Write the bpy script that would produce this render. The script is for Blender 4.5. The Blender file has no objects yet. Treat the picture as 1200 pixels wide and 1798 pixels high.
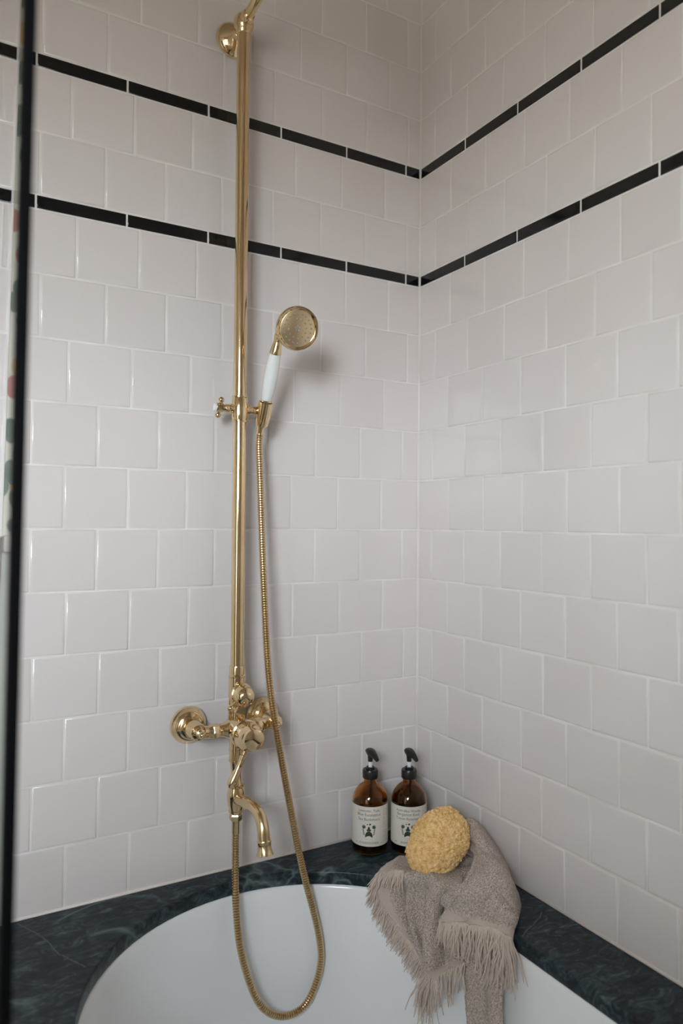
import bpy, bmesh, math, random
from mathutils import Vector, Matrix, noise

S = bpy.context.scene
COL = S.collection
random.seed(7)

# ------------------------------------------------------------------ constants
U = 0.108                      # tile pitch, metres
DECK = 0.58                    # top of the stone bath surround
H0 = DECK + 11 * U             # underside of the lower black liner course
XC = -0.4505                   # centre line of the bath
RX, RY = -0.4485, -0.055       # riser pipe position
TILE_END = -0.9615              # where the tiling stops on the left wall
ROOM_X, ROOM_Y, ROOM_Z = -2.65, -2.10, 2.75
END_Y = -1.64                  # added unseen wall at the bath foot, blocks window light
SCREEN_X = -0.8985

# ------------------------------------------------------------------ camera
cam_data = bpy.data.cameras.new('camera')
cam = bpy.data.objects.new('camera', cam_data)
COL.objects.link(cam)
yaw, pit, rol = math.radians(30.017), math.radians(0.810), math.radians(0.462)
fw = Vector((math.sin(yaw) * math.cos(pit), math.cos(yaw) * math.cos(pit), math.sin(pit)))
rt = Vector((math.cos(yaw), -math.sin(yaw), 0))
up = rt.cross(fw)
r2 = rt * math.cos(rol) + up * math.sin(rol)
u2 = -rt * math.sin(rol) + up * math.cos(rol)
M = Matrix((r2, u2, -fw)).transposed().to_4x4()
M.translation = Vector((-0.96166, -1.32338, 1.24308))
cam.matrix_world = M
cam_data.sensor_fit = 'VERTICAL'
cam_data.sensor_height = 36.0
cam_data.sensor_width = 24.0
cam_data.lens = 25.754
cam_data.clip_start = 0.02
cam_data.dof.use_dof = True
cam_data.dof.focus_distance = 1.36
cam_data.dof.aperture_fstop = 2.4
S.camera = cam

# ------------------------------------------------------------------ world: plain overcast sky, dim ground
W = bpy.data.worlds.new('overcast_sky')
S.world = W
W.use_nodes = True
wt = W.node_tree
wt.nodes.clear()
w_out = wt.nodes.new('ShaderNodeOutputWorld')
w_bg = wt.nodes.new('ShaderNodeBackground')
w_co = wt.nodes.new('ShaderNodeTexCoord')
w_sep = wt.nodes.new('ShaderNodeSeparateXYZ')
w_rmp = wt.nodes.new('ShaderNodeValToRGB')
w_rmp.color_ramp.elements[0].position = 0.47
w_rmp.color_ramp.elements[0].color = (0.16, 0.16, 0.14, 1)
w_rmp.color_ramp.elements[1].position = 0.53
w_rmp.color_ramp.elements[1].color = (0.85, 0.935, 1.0, 1)
w_map = wt.nodes.new('ShaderNodeMapRange')
w_map.inputs['From Min'].default_value = -1
w_map.inputs['From Max'].default_value = 1
w_bg.inputs['Strength'].default_value = 51.0
wt.links.new(w_co.outputs['Generated'], w_sep.inputs[0])
wt.links.new(w_sep.outputs['Z'], w_map.inputs['Value'])
wt.links.new(w_map.outputs['Result'], w_rmp.inputs['Fac'])
wt.links.new(w_rmp.outputs['Color'], w_bg.inputs['Color'])
wt.links.new(w_bg.outputs['Background'], w_out.inputs['Surface'])

# window opening in the wall behind the camera (y = ROOM_Y)
WX0, WX1, WZ0, WZ1 = -2.50, -1.62, 0.95, 2.15
pl_ = bpy.data.lights.new('window_portal', 'AREA')
pl_.shape = 'RECTANGLE'
pl_.size, pl_.size_y = (WX1 - WX0), (WZ1 - WZ0)
pl_.cycles.is_portal = True
plo = bpy.data.objects.new('window_portal', pl_)
COL.objects.link(plo)
plo.location = ((WX0 + WX1) / 2, ROOM_Y - 0.06, (WZ0 + WZ1) / 2)
plo.rotation_euler = (math.radians(90), 0, 0)

S.view_settings.view_transform = 'Standard'
S.view_settings.look = 'None'
S.view_settings.exposure = 0.0
S.view_settings.gamma = 1.0
S.view_settings.use_curve_mapping = False
S.cycles.max_bounces = 14
S.cycles.diffuse_bounces = 6
S.cycles.glossy_bounces = 6
S.cycles.transmission_bounces = 12
S.cycles.transparent_max_bounces = 16
S.cycles.caustics_reflective = False
S.cycles.caustics_refractive = False
S.cycles.use_denoising = True
S.cycles.sample_clamp_indirect = 6.0

# ------------------------------------------------------------------ material helpers
def new_mat(name):
    m = bpy.data.materials.new(name)
    m.use_nodes = True
    nt = m.node_tree
    b = nt.nodes['Principled BSDF']
    return m, nt, b

def simple(name, col, rough=0.5, metal=0.0, spec=0.5, coat=0.0):
    m, nt, b = new_mat(name)
    b.inputs['Base Color'].default_value = (*col, 1)
    b.inputs['Roughness'].default_value = rough
    b.inputs['Metallic'].default_value = metal
    b.inputs['Specular IOR Level'].default_value = spec
    b.inputs['Coat Weight'].default_value = coat
    return m

def N(nt, t, **kw):
    n = nt.nodes.new(t)
    for k, v in kw.items():
        if k in n.inputs:
            n.inputs[k].default_value = v
        else:
            setattr(n, k, v)
    return n

def ramp(nt, stops):
    r = nt.nodes.new('ShaderNodeValToRGB')
    e = r.color_ramp.elements
    while len(e) < len(stops):
        e.new(0.5)
    for i, (p, c) in enumerate(stops):
        e[i].position = p
        e[i].color = (*c, 1)
    return r

MAT = {}

def mat_tile():
    m, nt, b = new_mat('white_glazed_tile')
    oi = N(nt, 'ShaderNodeObjectInfo')
    r = ramp(nt, [(0.0, (0.705, 0.655, 0.640)), (0.5, (0.72, 0.670, 0.656)), (1.0, (0.73, 0.684, 0.674))])
    nt.links.new(oi.outputs['Random'], r.inputs['Fac'])
    nt.links.new(r.outputs['Color'], b.inputs['Base Color'])
    b.inputs['Roughness'].default_value = 0.08
    b.inputs['Specular IOR Level'].default_value = 0.5
    co = N(nt, 'ShaderNodeTexCoord')
    ad = N(nt, 'ShaderNodeVectorMath', operation='ADD')
    mul = N(nt, 'ShaderNodeMath', operation='MULTIPLY')
    mul.inputs[1].default_value = 40
    nt.links.new(oi.outputs['Random'], mul.inputs[0])
    nt.links.new(co.outputs['Object'], ad.inputs[0])
    nt.links.new(mul.outputs[0], ad.inputs[1])
    nz = N(nt, 'ShaderNodeTexNoise')
    nz.inputs['Scale'].default_value = 18
    nz.inputs['Detail'].default_value = 1.5
    nt.links.new(ad.outputs[0], nz.inputs['Vector'])
    bp = N(nt, 'ShaderNodeBump')
    bp.inputs['Strength'].default_value = 0.12
    bp.inputs['Distance'].default_value = 0.004
    nt.links.new(nz.outputs['Fac'], bp.inputs['Height'])
    nt.links.new(bp.outputs['Normal'], b.inputs['Normal'])
    return m

def mat_grout():
    m, nt, b = new_mat('off_white_grout')
    co = N(nt, 'ShaderNodeTexCoord')
    nz = N(nt, 'ShaderNodeTexNoise')
    nz.inputs['Scale'].default_value = 9
    nz.inputs['Detail'].default_value = 5
    r = ramp(nt, [(0.35, (0.70, 0.66, 0.63)), (0.65, (0.82, 0.79, 0.77))])
    nt.links.new(co.outputs['Object'], nz.inputs['Vector'])
    nt.links.new(nz.outputs['Fac'], r.inputs['Fac'])
    nt.links.new(r.outputs['Color'], b.inputs['Base Color'])
    b.inputs['Roughness'].default_value = 0.75
    return m

def mat_brass(name, rough=0.10, col=(0.83, 0.655, 0.40)):
    m, nt, b = new_mat(name)
    b.inputs['Metallic'].default_value = 1.0
    co = N(nt, 'ShaderNodeTexCoord')
    nz = N(nt, 'ShaderNodeTexNoise')
    nz.inputs['Scale'].default_value = 14
    nz.inputs['Detail'].default_value = 4
    r = ramp(nt, [(0.3, (col[0] * 0.93, col[1] * 0.91, col[2] * 0.9)), (0.7, (col[0] * 1.04, col[1] * 1.05, col[2] * 1.08))])
    nt.links.new(co.outputs['Object'], nz.inputs['Vector'])
    nt.links.new(nz.outputs['Fac'], r.inputs['Fac'])
    nt.links.new(r.outputs['Color'], b.inputs['Base Color'])
    mr = N(nt, 'ShaderNodeMapRange')
    mr.inputs['To Min'].default_value = rough * 0.75
    mr.inputs['To Max'].default_value = rough * 1.3
    nt.links.new(nz.outputs['Fac'], mr.inputs['Value'])
    nt.links.new(mr.outputs['Result'], b.inputs['Roughness'])
    return m

def mat_marble():
    m, nt, b = new_mat('dark_green_black_marble')
    co = N(nt, 'ShaderNodeTexCoord')
    mp = N(nt, 'ShaderNodeMapping')
    mp.inputs['Rotation'].default_value = (0.2, 0.1, 0.6)
    mp.inputs['Scale'].default_value = (1.0, 2.2, 1.6)
    nt.links.new(co.outputs['Object'], mp.inputs['Vector'])
    n1 = N(nt, 'ShaderNodeTexNoise')
    n1.inputs['Scale'].default_value = 24
    n1.inputs['Detail'].default_value = 10
    n1.inputs['Roughness'].default_value = 0.72
    n1.inputs['Distortion'].default_value = 1.6
    nt.links.new(mp.outputs[0], n1.inputs['Vector'])
    r1 = ramp(nt, [(0.33, (0.004, 0.006, 0.009)), (0.46, (0.009, 0.016, 0.022)), (0.56, (0.026, 0.043, 0.053)), (0.70, (0.11, 0.15, 0.16))])
    nt.links.new(n1.outputs['Fac'], r1.inputs['Fac'])
    # thin pale veins
    n2 = N(nt, 'ShaderNodeTexNoise')
    n2.inputs['Scale'].default_value = 3.2
    n2.inputs['Detail'].default_value = 4
    n2.inputs['Distortion'].default_value = 0.8
    nt.links.new(co.outputs['Object'], n2.inputs['Vector'])
    sub = N(nt, 'ShaderNodeMath', operation='SUBTRACT')
    sub.inputs[1].default_value = 0.5
    ab = N(nt, 'ShaderNodeMath', operation='ABSOLUTE')
    nt.links.new(n2.outputs['Fac'], sub.inputs[0])
    nt.links.new(sub.outputs[0], ab.inputs[0])
    r2_ = ramp(nt, [(0.0, (0.8, 0.8, 0.8)), (0.006, (0.35, 0.35, 0.35)), (0.016, (0, 0, 0))])
    nt.links.new(ab.outputs[0], r2_.inputs['Fac'])
    n3 = N(nt, 'ShaderNodeTexNoise')
    n3.inputs['Scale'].default_value = 5
    nt.links.new(co.outputs['Object'], n3.inputs['Vector'])
    r3 = ramp(nt, [(0.46, (0, 0, 0)), (0.58, (1, 1, 1))])
    nt.links.new(n3.outputs['Fac'], r3.inputs['Fac'])
    mul = N(nt, 'ShaderNodeMath', operation='MULTIPLY')
    nt.links.new(r2_.outputs['Color'], mul.inputs[0])
    nt.links.new(r3.outputs['Color'], mul.inputs[1])
    mx = N(nt, 'ShaderNodeMix', data_type='RGBA')
    mx.inputs['B'].default_value = (0.14, 0.19, 0.19, 1)
    nt.links.new(mul.outputs[0], mx.inputs['Factor'])
    nt.links.new(r1.outputs['Color'], mx.inputs['A'])
    nt.links.new(mx.outputs['Result'], b.inputs['Base Color'])
    b.inputs['Roughness'].default_value = 0.40
    b.inputs['Specular IOR Level'].default_value = 0.3
    return m

def mat_pane(name, tint=(1, 1, 1), f0=0.04, f90=1.0, power=5.0):
    """flat clear glass sheet: Schlick-Fresnel mix of see-through and mirror"""
    m = bpy.data.materials.new(name)
    m.use_nodes = True
    nt = m.node_tree
    nt.nodes.clear()
    o = N(nt, 'ShaderNodeOutputMaterial')
    t = N(nt, 'ShaderNodeBsdfTransparent')
    t.inputs['Color'].default_value = (*tint, 1)
    g = N(nt, 'ShaderNodeBsdfGlossy')
    g.inputs['Roughness'].default_value = 0.0
    lw = N(nt, 'ShaderNodeLayerWeight')
    lw.inputs['Blend'].default_value = 0.5
    pw = N(nt, 'ShaderNodeMath', operation='POWER')
    pw.inputs[1].default_value = power
    ma = N(nt, 'ShaderNodeMath', operation='MULTIPLY_ADD')
    ma.inputs[1].default_value = f90 - f0
    ma.inputs[2].default_value = f0
    mx = N(nt, 'ShaderNodeMixShader')
    nt.links.new(lw.outputs['Facing'], pw.inputs[0])
    nt.links.new(pw.outputs[0], ma.inputs[0])
    nt.links.new(ma.outputs[0], mx.inputs[0])
    nt.links.new(t.outputs[0], mx.inputs[1])
    nt.links.new(g.outputs[0], mx.inputs[2])
    nt.links.new(mx.outputs[0], o.inputs['Surface'])
    return m

def mat_glass(name, col, rough=0.0):
    m, nt, b = new_mat(name)
    b.inputs['Base Color'].default_value = (*col, 1)
    b.inputs['Transmission Weight'].default_value = 1.0
    b.inputs['Roughness'].default_value = rough
    b.inputs['IOR'].default_value = 1.48
    return m

def mat_terry():
    m, nt, b = new_mat('taupe_terry_cotton')
    co = N(nt, 'ShaderNodeTexCoord')
    uv = N(nt, 'ShaderNodeUVMap')
    nz = N(nt, 'ShaderNodeTexNoise')
    nz.inputs['Scale'].default_value = 480
    nz.inputs['Detail'].default_value = 2
    vo = N(nt, 'ShaderNodeTexVoronoi')
    vo.inputs['Scale'].default_value = 480
    nt.links.new(co.outputs['Object'], nz.inputs['Vector'])
    nt.links.new(co.outputs['Object'], vo.inputs['Vector'])
    r = ramp(nt, [(0.28, (0.27, 0.205, 0.17)), (0.5, (0.57, 0.475, 0.405)), (0.72, (0.85, 0.755, 0.67))])
    nt.links.new(nz.outputs['Fac'], r.inputs['Fac'])
    # flat woven hem band where uv.y is close to 1 (u close to 0 marks the side hem)
    sp = N(nt, 'ShaderNodeSeparateXYZ')
    nt.links.new(uv.outputs[0], sp.inputs[0])
    rb = ramp(nt, [(0.86, (0, 0, 0)), (0.89, (1, 1, 1))])
    nt.links.new(sp.outputs['Y'], rb.inputs['Fac'])
    mx = N(nt, 'ShaderNodeMix', data_type='RGBA')
    mx.inputs['B'].default_value = (0.52, 0.435, 0.385, 1)
    nt.links.new(rb.outputs['Color'], mx.inputs['Factor'])
    nt.links.new(r.outputs['Color'], mx.inputs['A'])
    nt.links.new(mx.outputs['Result'], b.inputs['Base Color'])
    b.inputs['Roughness'].default_value = 0.95
    b.inputs['Sheen Weight'].default_value = 0.25
    b.inputs['Specular IOR Level'].default_value = 0.1
    inv = N(nt, 'ShaderNodeMath', operation='SUBTRACT')
    inv.inputs[0].default_value = 1.0
    nt.links.new(rb.outputs['Color'], inv.inputs[1])
    ad = N(nt, 'ShaderNodeMath', operation='MULTIPLY')
    nt.links.new(vo.outputs['Distance'], ad.inputs[0])
    nt.links.new(inv.outputs[0], ad.inputs[1])
    bp = N(nt, 'ShaderNodeBump')
    bp.inputs['Strength'].default_value = 0.9
    bp.inputs['Distance'].default_value = 0.003
    nt.links.new(ad.outputs[0], bp.inputs['Height'])
    nt.links.new(bp.outputs['Normal'], b.inputs['Normal'])
    return m

def mat_sponge():
    m, nt, b = new_mat('yellow_sea_sponge')
    co = N(nt, 'ShaderNodeTexCoord')
    nz = N(nt, 'ShaderNodeTexNoise')
    nz.inputs['Scale'].default_value = 150
    nz.inputs['Detail'].default_value = 3
    r = ramp(nt, [(0.30, (0.66, 0.37, 0.13)), (0.5, (0.86, 0.58, 0.26)), (0.72, (0.93, 0.71, 0.40))])
    nt.links.new(co.outputs['Object'], nz.inputs['Vector'])
    nt.links.new(nz.outputs['Fac'], r.inputs['Fac'])
    nt.links.new(r.outputs['Color'], b.inputs['Base Color'])
    b.inputs['Roughness'].default_value = 0.95
    b.inputs['Specular IOR Level'].default_value = 0.1
    b.inputs['Subsurface Weight'].default_value = 0.15
    b.inputs['Subsurface Radius'].default_value = (0.01, 0.006, 0.003)
    bp = N(nt, 'ShaderNodeBump')
    bp.inputs['Strength'].default_value = 0.6
    bp.inputs['Distance'].default_value = 0.003
    nt.links.new(nz.outputs['Fac'], bp.inputs['Height'])
    nt.links.new(bp.outputs['Normal'], b.inputs['Normal'])
    return m

def mat_wallpaper():
    m, nt, b = new_mat('floral_wallpaper')
    co = N(nt, 'ShaderNodeTexCoord')
    mp = N(nt, 'ShaderNodeMapping')
    mp.inputs['Scale'].default_value = (1.0, 1.0, 0.62)
    mp.inputs['Rotation'].default_value = (0, 0.5, 0)
    nt.links.new(co.outputs['Object'], mp.inputs['Vector'])
    vo = N(nt, 'ShaderNodeTexVoronoi')
    vo.inputs['Scale'].default_value = 34
    nt.links.new(mp.outputs[0], vo.inputs['Vector'])
    sp = N(nt, 'ShaderNodeSeparateColor')
    nt.links.new(vo.outputs['Color'], sp.inputs[0])
    pick = ramp(nt, [(0.0, (0.035, 0.085, 0.055)), (0.45, (0.06, 0.13, 0.08)), (0.72, (0.36, 0.09, 0.06)), (0.86, (0.62, 0.38, 0.10))])
    pick.color_ramp.interpolation = 'CONSTANT'
    nt.links.new(sp.outputs[0], pick.inputs['Fac'])
    edge = ramp(nt, [(0.40, (1, 1, 1)), (0.46, (0, 0, 0))])
    nt.links.new(vo.outputs['Distance'], edge.inputs['Fac'])
    mx = N(nt, 'ShaderNodeMix', data_type='RGBA')
    mx.inputs['A'].default_value = (0.62, 0.60, 0.50, 1)
    nt.links.new(edge.outputs['Color'], mx.inputs['Factor'])
    nt.links.new(pick.outputs['Color'], mx.inputs['B'])
    nt.links.new(mx.outputs['Result'], b.inputs['Base Color'])
    b.inputs['Roughness'].default_value = 0.8
    return m

def mat_plaster(name, col, sc=6):
    m, nt, b = new_mat(name)
    co = N(nt, 'ShaderNodeTexCoord')
    nz = N(nt, 'ShaderNodeTexNoise')
    nz.inputs['Scale'].default_value = sc
    nz.inputs['Detail'].default_value = 4
    r = ramp(nt, [(0.3, tuple(c * 0.95 for c in col)), (0.7, tuple(min(1, c * 1.04) for c in col))])
    nt.links.new(co.outputs['Object'], nz.inputs['Vector'])
    nt.links.new(nz.outputs['Fac'], r.inputs['Fac'])
    nt.links.new(r.outputs['Color'], b.inputs['Base Color'])
    b.inputs['Roughness'].default_value = 0.8
    return m

def mat_floor():
    m, nt, b = new_mat('oak_floor')
    co = N(nt, 'ShaderNodeTexCoord')
    mp = N(nt, 'ShaderNodeMapping')
    mp.inputs['Scale'].default_value = (1, 9, 1)
    wv = N(nt, 'ShaderNodeTexNoise')
    wv.inputs['Scale'].default_value = 5
    wv.inputs['Detail'].default_value = 6
    r = ramp(nt, [(0.3, (0.20, 0.115, 0.06)), (0.7, (0.34, 0.21, 0.12))])
    nt.links.new(co.outputs['Object'], mp.inputs['Vector'])
    nt.links.new(mp.outputs[0], wv.inputs['Vector'])
    nt.links.new(wv.outputs['Fac'], r.inputs['Fac'])
    nt.links.new(r.outputs['Color'], b.inputs['Base Color'])
    b.inputs['Roughness'].default_value = 0.4
    return m

MAT['tile'] = mat_tile()
MAT['grout'] = mat_grout()
MAT['liner'] = simple('black_glazed_liner', (0.006, 0.0065, 0.0075), 0.10)
MAT['brass'] = mat_brass('polished_brass', 0.09)
MAT['hose'] = mat_brass('brass_hose', 0.22, (0.66, 0.51, 0.30))
MAT['spout'] = mat_brass('satin_brass', 0.20, (0.74, 0.58, 0.34))
MAT['face'] = mat_brass('satin_face_plate', 0.34, (0.80, 0.64, 0.40))
MAT['marble'] = mat_marble()
MAT['tub'] = simple('white_enamel', (0.88, 0.90, 0.915), 0.10)
MAT['caulk'] = simple('pale_caulk', (0.72, 0.65, 0.61), 0.5)
MAT['porcelain'] = simple('white_porcelain', (0.80, 0.83, 0.82), 0.10)
MAT['nozzle'] = simple('grey_rubber', (0.30, 0.29, 0.26), 0.35)
MAT['black_metal'] = simple('black_powder_coat', (0.0025, 0.0025, 0.003), 0.85, spec=0.08)
MAT['screen_glass'] = mat_pane('clear_screen_glass', (0.98, 0.99, 0.985), 0.04, 1.0, 3.0)
MAT['low_reflect_glass'] = mat_pane('low_reflect_screen_glass', (1, 1, 1), 0.005, 0.1)  # weakened reflection, added to keep the wall behind the screen bright
MAT['window_glass'] = mat_pane('clear_window_glass')
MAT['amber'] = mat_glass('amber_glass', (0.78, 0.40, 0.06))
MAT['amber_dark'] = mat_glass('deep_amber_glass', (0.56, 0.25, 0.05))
MAT['liquid'] = simple('dark_brown_liquid', (0.035, 0.016, 0.006), 0.15)
MAT['dip'] = simple('pale_dip_tube', (0.55, 0.45, 0.30), 0.4)
MAT['black_plastic'] = simple('black_plastic', (0.012, 0.012, 0.012), 0.32)
MAT['white_plastic'] = simple('white_plastic', (0.80, 0.80, 0.79), 0.35)
MAT['paper'] = simple('cream_paper_label', (0.70, 0.665, 0.60), 0.6)
MAT['ink'] = simple('dark_grey_ink', (0.09, 0.085, 0.075), 0.7)
MAT['green_ink'] = simple('dark_green_ink', (0.022, 0.045, 0.022), 0.7)
MAT['terry'] = mat_terry()
MAT['yarn'] = simple('taupe_yarn', (0.64, 0.54, 0.465), 0.95, spec=0.1)
MAT['sponge'] = mat_sponge()
MAT['wallpaper'] = mat_wallpaper()
MAT['sage'] = mat_plaster('sage_painted_panel', (0.36, 0.39, 0.34))
MAT['plaster'] = mat_plaster('warm_white_plaster', (0.62, 0.56, 0.51))
MAT['ceiling'] = mat_plaster('ceiling_paint', (0.36, 0.30, 0.25))
MAT['floor'] = mat_floor()
MAT['door'] = mat_plaster('dark_painted_door', (0.045, 0.04, 0.036))
MAT['white_paint'] = simple('white_gloss_paint', (0.75, 0.74, 0.72), 0.35)

# ------------------------------------------------------------------ object helpers
def link_mesh(name, me, mat, parent=None, loc=None):
    o = bpy.data.objects.new(name, me)
    COL.objects.link(o)
    if mat is not None and len(me.materials) == 0:
        me.materials.append(MAT[mat] if isinstance(mat, str) else mat)
    if parent is not None:
        o.parent = parent
    if loc is not None:
        o.location = loc
    return o

def finish(name, bm, mat, parent=None, smooth=True, angle=None, loc=None):
    bmesh.ops.recalc_face_normals(bm, faces=bm.faces)
    me = bpy.data.meshes.new(name)
    bm.to_mesh(me)
    bm.free()
    for p in me.polygons:
        p.use_smooth = smooth
    if angle is not None and smooth:
        me.set_sharp_from_angle(angle=math.radians(angle))
    return link_mesh(name, me, mat, parent, loc)

def empty(name, loc=(0, 0, 0)):
    o = bpy.data.objects.new(name, None)
    COL.objects.link(o)
    o.location = loc
    o.empty_display_size = 0.05
    bpy.context.view_layer.update()
    return o

def tag(o, label=None, cat=None, kind=None, group=None):
    if label: o['label'] = label
    if cat: o['category'] = cat
    if kind: o['kind'] = kind
    if group: o['group'] = group
    return o

def bm_box(bm, lo, hi, bevel=0.0, seg=2):
    lo, hi = Vector(lo), Vector(hi)
    c, s = (lo + hi) / 2, hi - lo
    r = bmesh.ops.create_cube(bm, size=1.0, matrix=Matrix.Translation(c) @ Matrix.Diagonal((*s, 1)))
    if bevel:
        es = list({e for v in r['verts'] for e in v.link_edges})
        bmesh.ops.bevel(bm, geom=es, offset=bevel, segments=seg, profile=0.5, affect='EDGES')

def frame_from(axis):
    a = Vector(axis).normalized()
    h = Vector((0, 0, 1)) if abs(a.z) < 0.9 else Vector((1, 0, 0))
    x = h.cross(a).normalized()
    y = a.cross(x)
    return x, y, a

def bm_lathe(bm, prof, origin=(0, 0, 0), axis=(0, 0, 1), seg=40):
    """prof: list of (radius, height along axis)"""
    x, y, a = frame_from(axis)
    o = Vector(origin)
    rings = []
    for r, h in prof:
        if r < 1e-6:
            rings.append([bm.verts.new(o + a * h)])
        else:
            rings.append([bm.verts.new(o + a * h + (x * math.cos(2 * math.pi * i / seg) + y * math.sin(2 * math.pi * i / seg)) * r) for i in range(seg)])
    for A, B in zip(rings, rings[1:]):
        if len(A) == 1 and len(B) == 1:
            continue
        for i in range(seg):
            j = (i + 1) % seg
            if len(A) == 1:
                bm.faces.new((A[0], B[i], B[j]))
            elif len(B) == 1:
                bm.faces.new((A[i], A[j], B[0]))
            else:
                bm.faces.new((A[i], A[j], B[j], B[i]))
    return rings

def catmull(pts, n):
    pts = [Vector(p) for p in pts]
    P = [pts[0] * 2 - pts[1]] + pts + [pts[-1] * 2 - pts[-2]]
    out = []
    for i in range(1, len(P) - 2):
        for k in range(n):
            t = k / n
            a, b, c, d = P[i - 1], P[i], P[i + 1], P[i + 2]
            out.append(0.5 * ((2 * b) + (c - a) * t + (2 * a - 5 * b + 4 * c - d) * t * t + (3 * b - a - 3 * c + d) * t ** 3))
    out.append(pts[-1])
    return out

def bm_tube(bm, path, radii, seg=20, caps=True):
    path = [Vector(p) for p in path]
    n = len(path)
    if not hasattr(radii, '__len__'):
        radii = [radii] * n
    t0 = (path[1] - path[0]).normalized()
    x, y, _ = frame_from(t0)
    rings = []
    prev = t0
    for i, p in enumerate(path):
        t = (path[min(i + 1, n - 1)] - path[max(i - 1, 0)]).normalized()
        q = prev.rotation_difference(t)
        x = q @ x
        y = q @ y
        prev = t
        rings.append([bm.verts.new(p + (x * math.cos(2 * math.pi * k / seg) + y * math.sin(2 * math.pi * k / seg)) * radii[i]) for k in range(seg)])
    for A, B in zip(rings, rings[1:]):
        for i in range(seg):
            j = (i + 1) % seg
            bm.faces.new((A[i], A[j], B[j], B[i]))
    if caps:
        bm.faces.new(list(reversed(rings[0])))
        bm.faces.new(rings[-1])
    return rings

def lathe(name, prof, mat, parent, origin, axis, seg=40, angle=35):
    bm = bmesh.new()
    bm_lathe(bm, prof, origin, axis, seg)
    return finish(name, bm, mat, parent, True, angle)

def tube(name, path, radii, mat, parent, seg=20, angle=50):
    bm = bmesh.new()
    bm_tube(bm, path, radii, seg)
    return finish(name, bm, mat, parent, True, angle)

def ball(name, c, r, mat, parent, squash=1.0):
    bm = bmesh.new()
    bmesh.ops.create_uvsphere(bm, u_segments=28, v_segments=18, radius=r, matrix=Matrix.Translation(Vector(c)))
    return finish(name, bm, mat, parent)

# ------------------------------------------------------------------ room shell
def struct_box(name, lo, hi, mat):
    bm = bmesh.new()
    bm_box(bm, lo, hi)
    o = finish(name, bm, mat, None, False)
    return tag(o, kind='structure')

G = 0.0010                                            # grout depth behind the tile faces
wall_left = struct_box('wall_left', (ROOM_X, G, 0), (0.12, 0.12, ROOM_Z), 'grout')
wall_right = struct_box('wall_right', (G, ROOM_Y, 0), (0.12, G, ROOM_Z), 'grout')
bm = bmesh.new()
bm_box(bm, (-0.45, END_Y - 0.10, 0), (G, END_Y, ROOM_Z))  # full-height piece and half-height partition, both added to shade the right and low areas
bm_box(bm, (-1.95, END_Y - 0.10, 0), (-0.45, END_Y, 1.35))
light_block_wall = tag(finish('light_block_wall', bm, 'plaster', None, False), kind='structure')
floor = struct_box('floor', (ROOM_X - 0.12, ROOM_Y - 0.12, -0.1), (0.12, 0.12, 0), 'floor')
ceiling = struct_box('ceiling', (ROOM_X - 0.12, ROOM_Y - 0.12, ROOM_Z), (0.12, 0.12, ROOM_Z + 0.1), 'ceiling')
wall_side = struct_box('wall_side', (ROOM_X - 0.12, ROOM_Y - 0.12, 0), (ROOM_X, 0.12, ROOM_Z), 'plaster')
bm = bmesh.new()
y0_, y1_ = ROOM_Y - 0.12, ROOM_Y
bm_box(bm, (ROOM_X, y0_, 0), (WX0, y1_, ROOM_Z))
bm_box(bm, (WX1, y0_, 0), (0.12, y1_, ROOM_Z))
bm_box(bm, (WX0, y0_, 0), (WX1, y1_, WZ0))
bm_box(bm, (WX0, y0_, WZ1), (WX1, y1_, ROOM_Z))
wall_back = tag(finish('wall_back', bm, 'plaster', None, False), kind='structure')
# window: frame and glazing bar
win = tag(empty('window_1', ((WX0 + WX1) / 2, ROOM_Y - 0.06, WZ0)), kind='structure')
def part_box(name, lo, hi, mat, parent, bevel=0.0):
    bm = bmesh.new()
    bm_box(bm, lo, hi, bevel)
    o = finish(name, bm, mat, parent, bevel > 0, 40 if bevel else None)
    if parent is not None:
        o.matrix_parent_inverse = parent.matrix_world.inverted()
    return o
yf0, yf1 = ROOM_Y - 0.09, ROOM_Y - 0.04
for lo, hi in (((WX0, yf0, WZ0), (WX0 + 0.05, yf1, WZ1)), ((WX1 - 0.05, yf0, WZ0), (WX1, yf1, WZ1)),
               ((WX0, yf0, WZ0), (WX1, yf1, WZ0 + 0.05)), ((WX0, yf0, WZ1 - 0.05), (WX1, yf1, WZ1)),
               ((WX0, yf0, 1.74), (WX1, yf1, 1.78))):
    part_box('window_frame', lo, hi, 'white_paint', win)
# unseen dark door on the side wall, added for dark reflections in the brass
door = tag(empty('reflection_door_1', (ROOM_X, -0.95, 0)), kind='structure')
part_box('door_leaf', (ROOM_X, -1.35, 0.01), (ROOM_X + 0.035, -0.55, 2.02), 'door', door, 0.004)
part_box('door_frame', (ROOM_X, -1.42, 0.0), (ROOM_X + 0.05, -1.35, 2.09), 'white_paint', door)
part_box('door_frame', (ROOM_X, -0.55, 0.0), (ROOM_X + 0.05, -0.48, 2.09), 'white_paint', door)
part_box('door_frame', (ROOM_X, -1.42, 2.02), (ROOM_X + 0.05, -0.48, 2.09), 'white_paint', door)

# wall surface left of the tiling: floral paper over a painted dado
DADO = 1.205
part_box('wallpaper', (ROOM_X, 0.0, DADO), (TILE_END - 0.003, G + 0.001, ROOM_Z), 'wallpaper', wall_left)
part_box('dado_panel', (ROOM_X, -0.003, 0), (TILE_END - 0.003, G + 0.001, DADO), 'sage', wall_left)
part_box('dado_rail', (ROOM_X, -0.016, DADO - 0.014), (TILE_END - 0.003, G + 0.001, DADO + 0.014), 'plaster', wall_left, 0.005)

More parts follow.
